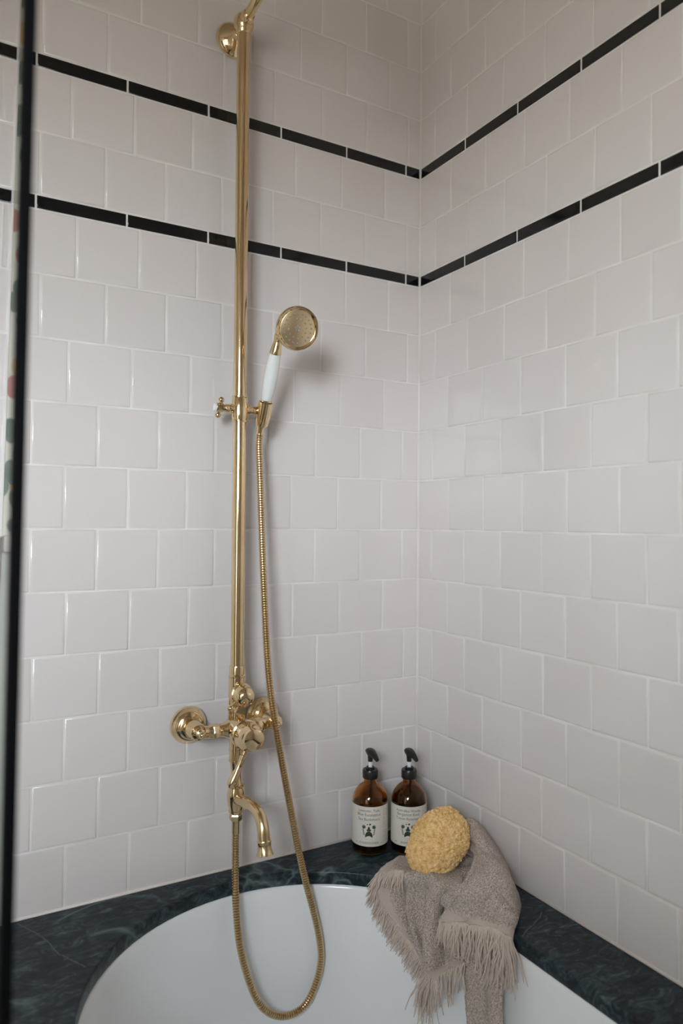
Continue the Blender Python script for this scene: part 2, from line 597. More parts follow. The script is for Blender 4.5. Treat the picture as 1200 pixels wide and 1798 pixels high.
# ------------------------------------------------------------------ tiles
def tile_mesh(w, h, mat, cache={}):
    key = (round(w, 4), round(h, 4), mat)
    if key in cache:
        return cache[key]
    e = 0.0024 if mat == 'tile' else 0.0016
    rings = [(0.0, 0.006), (0.0, G + 0.0002), (0.22, 0.00075), (0.55, 0.0002), (1.0, 0.0), (2.2, 0.0)]
    verts, faces = [], []
    for k, (i, d) in enumerate(rings):
        ins = i * e
        a, b = w / 2 - ins, h / 2 - ins
        verts += [(-a, d, -b), (a, d, -b), (a, d, b), (-a, d, b)]
    for k in range(len(rings) - 1):
        for i in range(4):
            j = (i + 1) % 4
            faces.append((k * 4 + i, k * 4 + j, k * 4 + 4 + j, k * 4 + 4 + i))
    n = (len(rings) - 1) * 4
    faces.append((n, n + 1, n + 2, n + 3))
    me = bpy.data.meshes.new('tile' if mat == 'tile' else 'liner_tile')
    me.from_pydata(verts, [], faces)
    for p in me.polygons:
        p.use_smooth = True
    me.materials.append(MAT[mat])
    cache[key] = me
    return me

GAP = 0.0030
def put_tile(wall, s0, s1, z0, z1, mat, rnd):
    """s: distance from the room corner along the wall (metres)"""
    w, h = s1 - s0 - GAP, z1 - z0 - GAP
    if w < 0.006:
        return
    o = bpy.data.objects.new('tile' if mat == 'tile' else 'liner_tile', tile_mesh(w, h, mat))
    COL.objects.link(o)
    s, z = (s0 + s1) / 2, (z0 + z1) / 2
    dz = rnd.uniform(-0.0002, 0.0002)
    ax, az = rnd.gauss(0, 0.0012), rnd.gauss(0, 0.0012)
    if wall is wall_left:
        o.location = (-s, dz, z)
        o.rotation_euler = (ax, 0, az)
    else:
        o.location = (dz, -s, z)
        o.rotation_euler = (0, ax, -math.pi / 2 + az)
    o.parent = wall

ROWS_LEFT = {1: .77, 2: .30, 3: .87, 4: .405, 5: .91, 6: .40, 7: .86, 8: .345, 9: .86, 10: .33, 11: .83,
             'B': .33, 'A': .87, 'u1': .31, 'u2': .78, 'u3': .335, 'u4': .86, 'u5': .33, 'u6': .83}
ROWS_RIGHT = {1: 1.0, 2: .53, 3: .95, 4: .46, 5: .99, 6: .46, 7: .96, 8: .485, 9: .995, 10: .47, 11: .97,
              'B': .52, 'A': 1.01, 'u1': .48, 'u2': .99, 'u3': .49, 'u4': .98, 'u5': .48, 'u6': .99}
LH = 0.235
ROW_Z = {k: (H0 - k * U, H0 - (k - 1) * U) for k in range(1, 12)}
ROW_Z['B'] = (H0 + LH * U, H0 + (LH + 1) * U)
ROW_Z['A'] = (H0 + (LH + 1) * U, H0 + (LH + 2) * U)
for i in range(6):
    b0 = H0 + (2 * LH + 2 + i) * U
    ROW_Z['u%d' % (i + 1)] = (b0, min(b0 + U, ROOM_Z))
rt_ = random.Random(3)
def tile_course(wall, a, zr, end, first=0.0):
    edges = [first]
    s = a * U
    while s - first > 1.001 * U + 0.004:
        s -= U
    if s - first < 0.006:
        s += U
    while s < end - 0.004:
        edges.append(s)
        s += U
    edges.append(end)
    for s0, s1 in zip(edges, edges[1:]):
        put_tile(wall, s0, s1, zr[0], zr[1], 'tile', rt_)
for k in ROW_Z:
    tile_course(wall_left, ROWS_LEFT[k], ROW_Z[k], -TILE_END, 0.0008)
    tile_course(wall_right, ROWS_RIGHT[k], ROW_Z[k], 12.5 * U, 0.0008)
def liner_course(wall, first, z0, end):
    edges = [0.0008]
    s = first * U
    while s < end - 0.02:
        edges.append(s)
        s += 1.408 * U
    edges.append(end)
    for s0, s1 in zip(edges, edges[1:]):
        put_tile(wall, s0, s1, z0, z0 + LH * U, 'liner', rt_)
liner_course(wall_left, 0.345, H0, -TILE_END)
liner_course(wall_left, 0.360, H0 + (LH + 2) * U, -TILE_END)
liner_course(wall_right, 1.425, H0, 12.5 * U)
liner_course(wall_right, 1.425, H0 + (LH + 2) * U, 12.5 * U)
# plain finish on the right wall beyond the tiling
part_box('plaster_panel', (-0.001, ROOM_Y, 0), (G + 0.001, -12.5 * U, ROOM_Z), 'plaster', wall_right)

# caulk beads where walls meet the stone, and in the corner
def bead(name, pts, r):
    bm = bmesh.new()
    bm_tube(bm, pts, r, 8)
    return tag(finish(name, bm, 'caulk'), kind='structure')
bead('trim_1', [(TILE_END, -0.0002, DECK + 0.0012), (0, -0.0002, DECK + 0.0012)], 0.0028)
bead('trim_2', [(-0.0002, 0, DECK + 0.0012), (-0.0002, END_Y, DECK + 0.0012)], 0.0028)

# ------------------------------------------------------------------ bath surround (stone slab with a long oval opening)
Y1, Y2 = -0.385, -1.235
AX, AY = 0.332, 0.335
def hole_pts(inset=0.0, n=40):
    pts = []
    for i in range(n + 1):
        t = math.pi * i / n
        pts.append((XC + (AX - inset) * math.cos(t), Y1 + (AY - inset) * math.sin(t)))
    m = 8
    for i in range(1, m):
        pts.append((XC - (AX - inset), Y1 + (Y2 - Y1) * i / m))
    for i in range(n + 1):
        t = math.pi + math.pi * i / n
        pts.append((XC + (AX - inset) * math.cos(t), Y2 + (AY - inset) * math.sin(t)))
    for i in range(1, m):
        pts.append((XC + (AX - inset), Y2 + (Y1 - Y2) * i / m))
    return pts
deck = empty('bath_surround', (XC, -0.8, 0))
tag(deck, 'dark green-black marble ledge with an oval opening around the white bath', 'bath surround')
bm = bmesh.new()
T = 0.025
dx0, dx1, dy0, dy1 = -1.0, -0.0005, END_Y + 0.001, -0.0005
cy = (dy0 + dy1) / 2
hp = hole_pts()
def to_rect(p):
    d = Vector((p[0] - XC, p[1] - cy))
    k = 1e9
    if d.x > 1e-9: k = min(k, (dx1 - XC) / d.x)
    if d.x < -1e-9: k = min(k, (dx0 - XC) / d.x)
    if d.y > 1e-9: k = min(k, (dy1 - cy) / d.y)
    if d.y < -1e-9: k = min(k, (dy0 - cy) / d.y)
    return (XC + d.x * k, cy + d.y * k)
outer = [to_rect(p) for p in hp]
for corner in ((dx0, dy0), (dx0, dy1), (dx1, dy0), (dx1, dy1)):       # snap nearest outer point to each corner
    j = min(range(len(outer)), key=lambda i: (outer[i][0] - corner[0]) ** 2 + (outer[i][1] - corner[1]) ** 2)
    outer[j] = corner
rings = [[(x, y, DECK - T) for x, y in outer], [(x, y, DECK) for x, y in outer]]
for ins, dz in ((-0.0035, 0), (-0.0018, -0.0005), (-0.0005, -0.0018), (0.0, -0.0036), (0.0, -T + 0.002), (-0.001, -T)):
    rings.append([(x, y, DECK + dz) for x, y in hole_pts(ins)])
rings.append(rings[0])
vr = [[bm.verts.new(v) for v in r] for r in rings[:-1]]
vr.append(vr[0])
n = len(hp)
for A, B in zip(vr, vr[1:]):
    for i in range(n):
        j = (i + 1) % n
        bm.faces.new((A[i], A[j], B[j], B[i]))
slab = finish('stone_slab', bm, 'marble', None, True, 32)
slab.parent = deck
slab.matrix_parent_inverse = deck.matrix_world.inverted()
# pale calcite veins crossing the stone
MAT['vein'] = simple('pale_calcite', (0.060, 0.085, 0.086), 0.45, spec=0.3)
for pts, wd in (([(-0.030, -0.405), (-0.0441, -0.4148), (-0.0679, -0.4256), (-0.0934, -0.4347), (-0.112, -0.4450)], 0.0016),
                ([(-0.0704, -0.4270), (-0.0898, -0.4271), (-0.1062, -0.4141), (-0.112, -0.410)], 0.0011),
                ([(-0.812, -0.0102), (-0.7897, -0.0533), (-0.7738, -0.0968), (-0.7682, -0.126), (-0.7546, -0.1538), (-0.7376, -0.1861)], 0.0012),
                ([(-0.4700, -0.006), (-0.4712, -0.0185), (-0.4697, -0.0400)], 0.0007)):
    pv = catmull([(x, y, DECK + 0.0002) for x, y in pts], 8)
    bm = bmesh.new()
    prev = None
    for i, p in enumerate(pv):
        t = (pv[min(i + 1, len(pv) - 1)] - pv[max(i - 1, 0)]).normalized()
        sd = Vector((-t.y, t.x, 0))
        j = sd * 0.0016 * noise.noise(p * 160)
        w_ = wd * (1.1 + 1.6 * abs(noise.noise(p * 90 + Vector((2, 5, 1)))))
        row = [bm.verts.new(p + j - sd * w_ - Vector((0, 0, 0.0006))), bm.verts.new(p + j - sd * w_ * 0.4), bm.verts.new(p + j + sd * w_ * 0.4), bm.verts.new(p + j + sd * w_ - Vector((0, 0, 0.0006)))]
        if prev:
            for q in range(3):
                bm.faces.new((prev[q], prev[q + 1], row[q + 1], row[q]))
        prev = row
    vo_ = finish('stone_vein', bm, 'vein')
    vo_.parent = deck
    vo_.matrix_parent_inverse = deck.matrix_world.inverted()
fp = part_box('side_panel', (-0.985, END_Y + 0.002, 0), (-0.955, -0.004, DECK - T), 'sage', deck)

# ------------------------------------------------------------------ bathtub
tub_prof = [(-0.045, 0.5545), (-0.0045, 0.5545), (-0.0015, 0.553), (0.0005, 0.548), (0.002, 0.53), (0.006, 0.48), (0.013, 0.40), (0.022, 0.32),
            (0.034, 0.25), (0.050, 0.20), (0.075, 0.165), (0.11, 0.147), (0.16, 0.140), (0.24, 0.137), (0.31, 0.136)]
bm = bmesh.new()
prev = None
for ins, z in tub_prof:
    ring = [bm.verts.new((x, y, z)) for x, y in hole_pts(ins, 48)]
    if prev:
        for i in range(len(ring)):
            j = (i + 1) % len(ring)
            bm.faces.new((prev[i], prev[j], ring[j], ring[i]))
    prev = ring
bm.faces.new(list(reversed(prev)))
tub = finish('bathtub', bm, 'tub', None, True, 60)
md = tub.modifiers.new('thick', 'SOLIDIFY')
md.thickness = 0.006
md.offset = 1 if False else -1
tag(tub, 'glossy white bathtub set below the dark marble ledge', 'bathtub')

# ------------------------------------------------------------------ shower screen
scr = empty('shower_screen', (SCREEN_X, -0.37, DECK))
tag(scr, 'clear glass shower screen with black metal edge at the far left of the picture', 'shower screen')
SY0, SY1, SZ1 = -0.742, -0.004, 2.35
def sbox(name, lo, hi, mat, bev=0.0):
    o = part_box(name, lo, hi, mat, scr, bev)
    return o
gp = sbox('glass_pane', (SCREEN_X - 0.003, SY0 + 0.004, DECK + 0.004), (SCREEN_X + 0.003, SY1, SZ1), 'screen_glass')
gp.data.materials.append(MAT['low_reflect_glass'])
for pg in gp.data.polygons:
    if pg.normal.x > 0.5:                     # reflection cut on the bath side so more light passes
        pg.material_index = 1
sbox('edge_post', (SCREEN_X - 0.0045, SY0 - 0.010, DECK), (SCREEN_X + 0.0045, SY0 + 0.006, SZ1), 'black_metal', 0.001)
sbox('bottom_rail', (SCREEN_X - 0.0045, SY0, DECK), (SCREEN_X + 0.0045, SY1, DECK + 0.012), 'black_metal', 0.001)
sbox('wall_channel', (SCREEN_X - 0.0045, SY1 - 0.010, DECK), (SCREEN_X + 0.0045, SY1 + 0.003, SZ1), 'black_metal', 0.001)

# the hinged screen leans very slightly
scr.location.x -= 0.008
scr.rotation_euler = (0, 0.0100, 0)

# ------------------------------------------------------------------ shower column
B = 'brass'
sh = empty('shower_column', (RX, RY, DECK))
tag(sh, 'tall polished brass exposed shower mixer with riser pipe and bath spout on the tiled wall', 'shower mixer')
def P(o):
    o.parent = sh if o.parent is None else o.parent
    o.matrix_parent_inverse = o.parent.matrix_world.inverted()
    return o
def L(name, prof, origin, axis, mat=B, parent=None, seg=40, angle=35):
    o = lathe(name, prof, mat, parent, origin, axis, seg, angle)
    return P(o)
def T_(name, path, radii, mat=B, parent=None, seg=20):
    return P(tube(name, path, radii, mat, parent, seg))
def SPH(name, c, r, mat=B, parent=None):
    return P(ball(name, c, r, mat, parent))
FRONT = (0, -1, 0)
L('riser_pipe', [(0, 0.955), (0.0122, 0.955), (0.0122, 2.160), (0, 2.160)], (RX, RY, 0), (0, 0, 1))
# top: ball joint, bracket to the wall, arm to the overhead rose
TZ = 2.172
L('wall_bracket', [(0.0, 0.0), (0.034, 0.0), (0.0345, 0.003), (0.0335, 0.007), (0.0285, 0.0135), (0.020, 0.0185), (0.0125, 0.022), (0.0105, 0.026), (0.0105, 0.056), (0, 0.056)],
  (RX, 0.0, TZ - 0.002), FRONT)
bm = bmesh.new()
bm_lathe(bm, [(0, -0.022), (0.0125, -0.022), (0.0150, -0.019), (0.0150, -0.014), (0.0175, -0.010), (0.0190, -0.002), (0.0180, 0.008), (0.0140, 0.0145), (0.008, 0.018), (0, 0.019)], (RX, RY, TZ), (0, 0, 1))
P(finish('ball_joint', bm, B, None, True, 40))
L('arm_collar', [(0, 0.010), (0.0120, 0.010), (0.0125, 0.014), (0.0125, 0.024), (0.0105, 0.028), (0, 0.028)], (RX, RY, TZ), (0, -1, 0.12))
arm = catmull([(RX, RY - 0.02, TZ + 0.003), (RX, RY - 0.10, TZ + 0.012), (RX, RY - 0.22, TZ + 0.03), (RX, RY - 0.33, TZ + 0.035), (RX, RY - 0.385, TZ + 0.012), (RX, RY - 0.40, TZ - 0.04)], 8)
T_('shower_arm', arm, 0.0092)
L('overhead_rose', [(0, 0.0), (0.014, 0.0), (0.015, -0.012), (0.024, -0.018), (0.062, -0.030), (0.078, -0.036), (0.079, -0.040), (0.076, -0.044), (0, -0.044)], (RX, RY - 0.40, TZ - 0.035), (0, 0, 1), seg=56)
# lower sleeve
L('riser_collar', [(0, 0.957), (0.0150, 0.957), (0.0162, 0.958), (0.0162, 0.9605), (0.0146, 0.962), (0.0146, 0.976), (0.0140, 0.978), (0.0122, 0.978), (0, 0.978)], (RX, RY, 0), (0, 0, 1))
L('valve_sleeve', [(0, 0.868), (0.0155, 0.868), (0.0155, 0.957), (0, 0.957)], (RX, RY, 0), (0, 0, 1))
# diverter knob with its small lever
dz_ = 0.929
dk = L('diverter_knob', [(0, 0.008), (0.0125, 0.008), (0.0125, 0.016), (0.0185, 0.017), (0.0205, 0.020), (0.0205, 0.025), (0.0185, 0.0265), (0.0195, 0.029), (0.0195, 0.034), (0.0175, 0.042), (0.0125, 0.0485), (0.006, 0.0515), (0, 0.052)],
       (RX, RY, dz_), FRONT)
T_('diverter_lever', [(RX - 0.012, RY - 0.034, dz_ - 0.008), (RX - 0.018, RY - 0.036, dz_ - 0.013), (RX - 0.024, RY - 0.036, dz_ - 0.0175)], [0.0042, 0.0034, 0.0038], parent=dk)
SPH('lever_ball', (RX - 0.026, RY - 0.036, dz_ - 0.019), 0.0060, parent=dk)
# hexagonal stem behind the diverter, between sleeve and main body
L('stem', [(0, 0.008), (0.011, 0.008), (0.011, 0.022), (0, 0.022)], (RX, RY, 0.897), FRONT, seg=6, angle=20)
# main body: horizontal tee + front boss
bz = 0.863
bm = bmesh.new()
bm_lathe(bm, [(0, -0.016), (0.012, -0.016), (0.0205, -0.012), (0.0215, 0.0), (0.0215, 0.030), (0.0195, 0.036), (0, 0.036)], (RX, RY, bz), FRONT, 40)
P(finish('valve_body', bm, B, None, True, 35))
for sx in (-1, 1):
    arm_p = L('union_arm', [(0, 0.010), (0.0185, 0.010), (0.0165, 0.018), (0.0130, 0.025), (0.0118, 0.030), (0.0118, 0.0325), (0.0105, 0.0335), (0.0105, 0.0360), (0.0122, 0.0365),
                              (0.0128, 0.0480), (0.0118, 0.0520), (0.0108, 0.0545), (0.0112, 0.0570), (0.0112, 0.072), (0, 0.072)], (RX, RY, bz), (sx, 0, 0))
    L('union_nut', [(0.0, 0.0365), (0.0135, 0.0365), (0.0138, 0.038), (0.0138, 0.0465), (0.0130, 0.048), (0.0, 0.048)], (RX, RY, bz), (sx, 0, 0), seg=8, angle=20, parent=arm_p)
    fx = RX + sx * 0.0748
    L('wall_flange', [(0, 0.0), (0.0335, 0.0), (0.0345, 0.002), (0.0345, 0.005), (0.0325, 0.0085), (0.0285, 0.0135), (0.0265, 0.0185), (0.0235, 0.0205), (0.0220, 0.0215), (0.0195, 0.0225), (0.0175, 0.0255), (0.0150, 0.027), (0, 0.027)], (fx, 0, bz + 0.003), FRONT)
    el = L('inlet_stub', [(0, 0.018), (0.0150, 0.018), (0.0150, 0.030), (0.0160, 0.032), (0.0160, 0.038), (0.0148, 0.040), (0.0150, 0.060), (0.0140, 0.063), (0, 0.063)], (fx, 0, bz + 0.003), FRONT)
    L('inlet_hex', [(0, 0.020), (0.0195, 0.020), (0.0195, 0.029), (0, 0.029)], (fx, 0, bz + 0.003), FRONT, seg=6, angle=20, parent=el)
    L('stepped_finial', [(0, 0.060), (0.0118, 0.060), (0.0125, 0.0625), (0.0125, 0.066), (0.0108, 0.0675), (0.0110, 0.0705), (0.0088, 0.0725), (0.0086, 0.0755), (0.0062, 0.077), (0.0056, 0.081), (0.0030, 0.0845), (0, 0.0855)], (fx, 0, bz + 0.003), FRONT, parent=el)
# front temperature knob with lever
kn = L('mixer_knob', [(0, 0.034), (0.0200, 0.034), (0.0225, 0.036), (0.0262, 0.039), (0.0270, 0.042), (0.0262, 0.045), (0.0240, 0.0465), (0.0238, 0.049), (0.0250, 0.051), (0.0250, 0.066), (0.0238, 0.071), (0.0205, 0.0775), (0.0195, 0.080), (0.0185, 0.083), (0.013, 0.0855), (0.006, 0.0868), (0, 0.087)],
       (RX, RY, bz - 0.001), FRONT, seg=48, angle=30)
lv = Vector((-0.0335, 0.0, -0.072)).normalized()
l0 = Vector((RX - 0.0035, RY - 0.056, bz - 0.022))
L('lever_handle', [(0, -0.002), (0.0046, -0.002), (0.0044, 0.012), (0.0062, 0.0135), (0.0062, 0.0165), (0.0054, 0.019), (0.0048, 0.026), (0.0052, 0.036), (0.0070, 0.047), (0.0086, 0.056), (0.0090, 0.061), (0.0078, 0.067), (0.0045, 0.071), (0, 0.072)],
  l0, lv, parent=kn, seg=28)
# lower body
L('lower_body', [(0, 0.870), (0.0136, 0.870), (0.0136, 0.826), (0.0145, 0.8255), (0.0145, 0.8225), (0.0136, 0.822), (0.0134, 0.806), (0.0140, 0.8055), (0.0140, 0.8025), (0.0122, 0.802), (0.0098, 0.786), (0.0094, 0.776), (0.0108, 0.766), (0.0128, 0.7605),
                 (0.0150, 0.7595), (0.0152, 0.7570), (0.0140, 0.755), (0.0158, 0.749), (0.0166, 0.741), (0.0164, 0.732), (0.0150, 0.723), (0.0128, 0.7165), (0.0128, 0.7135), (0.0138, 0.713), (0.0138, 0.7105), (0.0100, 0.7100), (0.0096, 0.706), (0, 0.706)],
  (RX, RY, 0), (0, 0, 1), seg=40, angle=32)
sp_path = catmull([(RX, RY - 0.002, 0.7335), (RX, -0.085, 0.7385), (RX, -0.118, 0.7445), (RX, -0.145, 0.7455), (RX, -0.166, 0.7385), (RX, -0.1775, 0.7235), (RX, -0.1825, 0.7035)], 7)
sp_r = [0.0098 - 0.0003 * math.sin(math.pi * i / (len(sp_path) - 1)) + 0.0008 * (i / (len(sp_path) - 1)) for i in range(len(sp_path))]
spt = T_('bath_spout', sp_path, sp_r, 'spout', seg=32)
dS = (sp_path[-1] - sp_path[-2]).normalized()
L('spout_mouth', [(0, -0.001), (0.0118, -0.001), (0.0122, 0.0005), (0.0118, 0.0025), (0.0112, 0.004), (0.0114, 0.009), (0.0126, 0.016), (0.0142, 0.0205), (0.0146, 0.0215), (0.0138, 0.0222), (0.0118, 0.0195), (0, 0.015)], sp_path[-1], dS, 'spout', parent=spt)
# slider with clamp knob and cradle
sz = 1.451
L('slider', [(0, -0.0245), (0.0142, -0.0245), (0.0150, -0.0235), (0.0150, -0.0215), (0.0140, -0.0205), (0.0150, -0.014), (0.0158, -0.004), (0.0158, 0.004), (0.0150, 0.014), (0.0140, 0.0205), (0.0150, 0.0215), (0.0150, 0.0235), (0.0142, 0.0245), (0, 0.0245)], (RX, RY, sz), (0, 0, 1))
ck = L('clamp_knob', [(0, 0.012), (0.0088, 0.012), (0.0088, 0.020), (0.0072, 0.0215), (0.0078, 0.023), (0.0078, 0.0285), (0.0066, 0.030), (0.0066, 0.033), (0.0085, 0.034), (0.0085, 0.0445), (0.0075, 0.0465), (0, 0.0465)], (RX, RY, sz), (-1, 0, 0))
L('porcelain_cap', [(0, 0.0455), (0.0074, 0.0455), (0.0078, 0.048), (0.0066, 0.0508), (0.003, 0.0518), (0, 0.052)], (RX, RY, sz), (-1, 0, 0), 'porcelain', parent=ck)
ca = Vector((RX - 0.0395, RY, sz))
cd = Vector((0.0, -0.55, 0.83)).normalized()
T_('cross_bar', [ca - cd * 0.012, ca + cd * 0.012], 0.0032, parent=ck)
SPH('cross_ball', ca + cd * 0.0155, 0.0054, parent=ck)
SPH('cross_ball', ca - cd * 0.0155, 0.0054, parent=ck)
L('cradle_arm', [(0, 0.012), (0.0092, 0.012), (0.0092, 0.018), (0.0076, 0.0195), (0.0076, 0.024), (0.0086, 0.025), (0.0086, 0.033), (0.0074, 0.0345), (0.0074, 0.040), (0, 0.040)], (RX, RY, sz), (1, 0, 0))

# ------------------------------------------------------------------ hand shower
hs = empty('hand_shower', (-0.403, -0.066, 1.44))
tag(hs, 'brass hand shower with round nozzle face and white porcelain handle resting in its cradle', 'hand shower')
def PH(o, parent=None):
    o.parent = parent or hs
    o.matrix_parent_inverse = o.parent.matrix_world.inverted()
    return o
hA = Vector((-0.4035, -0.0735, 1.4695))     # lower end of the porcelain
hB = Vector((-0.4015, -0.1070, 1.5490))     # upper end
hd = (hB - hA).normalized()
hl = (hB - hA).length
# cradle cup belongs to the column
cup = lathe('cradle_cup', [(0.0112, -0.050), (0.0128, -0.046), (0.0138, -0.034), (0.0142, -0.012), (0.0142, -0.004), (0.0118, -0.004), (0.0112, -0.02), (0.0098, -0.047), (0.0112, -0.050)], B, None, hA, hd, 36)
P(cup)
PH(lathe('porcelain_handle', [(0, 0.0), (0.0096, 0.0), (0.0104, 0.004), (0.0122, hl * 0.28), (0.0130, hl * 0.52), (0.0124, hl * 0.76), (0.0106, hl - 0.003), (0.0100, hl), (0, hl)], 'porcelain', None, hA, hd, 36))
PH(lathe('lower_ferrule', [(0, 0.0), (0.0106, 0.0), (0.0106, -0.003), (0.0090, -0.005), (0.0088, -0.030), (0.0078, -0.050), (0.0068, -0.058), (0.0066, -0.066), (0, -0.066)], B, None, hA, hd, 32))
PH(lathe('upper_ferrule', [(0, 0.0), (0.0108, 0.0), (0.0110, 0.002), (0.0104, 0.006), (0.0080, 0.019), (0.0074, 0.022), (0, 0.022)], B, None, hB, hd, 32))
hn = Vector((-0.10, -0.92, -0.34)).normalized()     # spray direction
hc = Vector((-0.3850, -0.1640, 1.5855))
nb = hB + hd * 0.020
neck = catmull([nb, nb + hd * 0.014 + Vector((0.001, 0.0, 0)), hc - hn * 0.030 + Vector((-0.016, 0.004, -0.010)), hc - hn * 0.020 + Vector((-0.004, 0, 0))], 6)
PH(tube('neck', neck, [0.0072 + 0.0042 * (i / (len(neck) - 1)) for i in range(len(neck))], B, None, 24))
head = PH(lathe('shower_head', [(0, -0.026), (0.010, -0.0255), (0.020, -0.022), (0.030, -0.0155), (0.0365, -0.009), (0.0388, -0.004), (0.0392, 0.000), (0.0388, 0.0030), (0.0376, 0.0042), (0.0360, 0.0040), (0.0335, 0.0014), (0.0315, 0.0004), (0, 0.0004)], B, None, hc, hn, 56))
PH(lathe('face_plate', [(0, 0.0002), (0.0320, 0.0002), (0.0322, 0.0008), (0.0315, 0.0012), (0, 0.0015)], 'face', None, hc, hn, 56), head)
hx, hy, _ = frame_from(hn)
bmn = None
for cnt, rad in ((5, 0.0042), (12, 0.0165), (14, 0.0165), (20, 0.0255)):
    if rad == 0.0165 and cnt == 14:
        continue
    for i in range(cnt):
        a = 2 * math.pi * (i + 0.3) / cnt
        c = hc + (hx * math.cos(a) + hy * math.sin(a)) * rad + hn * 0.0014
        PH(lathe('nozzle', [(0.0017, -0.0004), (0.0015, 0.0010), (0.0008, 0.0014), (0, 0.0013)], 'nozzle', None, c, hn, 8), head)

# ------------------------------------------------------------------ hose
ho = empty('shower_hose', (RX, RY, 0.69))
tag(ho, 'ribbed brass shower hose looping down into the bath from the hand shower', 'hose')
def PO(o):
    o.parent = ho
    o.matrix_parent_inverse = ho.matrix_world.inverted()
    return o
h_end = hA - hd * 0.064
hose_pts = [h_end, h_end + Vector((0.0, 0.0035, -0.025)), (-0.4042, -0.0495, 1.330), (-0.4005, -0.060, 1.153), (-0.3925, -0.071, 0.964), (-0.3795, -0.084, 0.849), (-0.3560, -0.095, 0.711), (-0.3335, -0.102, 0.599),
            (-0.303, -0.110, 0.475), (-0.3005, -0.112, 0.410), (-0.330, -0.112, 0.353), (-0.378, -0.110, 0.346), (-0.4215, -0.105, 0.382), (-0.4490, -0.092, 0.466), (-0.4545, -0.076, 0.545), (RX - 0.0015, RY - 0.004, 0.640), (RX, RY, 0.672)]
hp_ = catmull(hose_pts, 24)
cum = [0]
for a, b in zip(hp_, hp_[1:]):
    cum.append(cum[-1] + (b - a).length)
total = cum[-1]
PITCH = 0.0046
steps = int(total / PITCH) * 4
path, rad, j = [], [], 0
for k in range(steps + 1):
    s = total * k / steps
    while j < len(cum) - 2 and cum[j + 1] < s:
        j += 1
    t = (s - cum[j]) / max(1e-9, cum[j + 1] - cum[j])
    path.append(hp_[j].lerp(hp_[j + 1], t))
    rad.append((0.0050, 0.0066, 0.0067, 0.0066)[k % 4])
bm = bmesh.new()
bm_tube(bm, path, rad, 14)
PO(finish('ribbed_tube', bm, 'hose', None, True, 30))
PO(lathe('hose_nut', [(0, 0.694), (0.0105, 0.694), (0.0116, 0.696), (0.0116, 0.704), (0.0105, 0.7065), (0, 0.7065)], 'spout', None, (RX, RY, 0), (0, 0, 1), 6, 20))
PO(lathe('hose_ferrule', [(0, 0.671), (0.0072, 0.671), (0.0072, 0.694), (0, 0.694)], 'spout', None, (RX, RY, 0), (0, 0, 1), 28))

# ------------------------------------------------------------------ pump bottles
def text_mesh(body, width=None, height=None):
    cu = bpy.data.curves.new('lettering', 'FONT')
    cu.body = body
    cu.align_x = 'CENTER'
    cu.align_y = 'CENTER'
    cu.size = 1.0
    o = bpy.data.objects.new('lettering_tmp', cu)
    COL.objects.link(o)
    bpy.context.view_layer.update()
    dg = bpy.context.evaluated_depsgraph_get()
    me = bpy.data.meshes.new_from_object(o.evaluated_get(dg))
    bpy.data.objects.remove(o)
    xs = [v.co.x for v in me.vertices]
    ys = [v.co.y for v in me.vertices]
    w, h = max(xs) - min(xs), max(ys) - min(ys)
    cx, cy = (max(xs) + min(xs)) / 2, (max(ys) + min(ys)) / 2
    k = width / w
    ky = (height / h) if height else k
    for v in me.vertices:
        v.co.x = (v.co.x - cx) * k
        v.co.y = (v.co.y - cy) * ky
    me.materials.clear()
    return me

def wrap(me, R, ang0, z0, du=0.0):
    for v in me.vertices:
        a = ang0 + (v.co.x + du) / R
        z = z0 + v.co.y
        v.co = Vector((R * math.sin(a), -R * math.cos(a), z))

def flat_shape(polys):
    """polygons in (u, v); fan-filled and merged in one mesh"""
    bm = bmesh.new()
    for pts in polys:
        bm.faces.new([bm.verts.new((u, v, 0)) for u, v in pts])
    bmesh.ops.triangulate(bm, faces=bm.faces)
    me = bpy.data.meshes.new('print')
    bm.to_mesh(me)
    bm.free()
    return me

def disc(cx, cy, r, n=18):
    return [(cx + r * math.cos(2 * math.pi * i / n), cy + r * math.sin(2 * math.pi * i / n)) for i in range(n)]

def leaf(cx, cy, ang, ln, wd):
    c, s = math.cos(ang), math.sin(ang)
    pts = [(0, 0), (ln * .3, wd), (ln * .7, wd * .8), (ln, 0), (ln * .7, -wd * .8), (ln * .3, -wd)]
    return [(cx + x * c - y * s, cy + x * s + y * c) for x, y in pts]

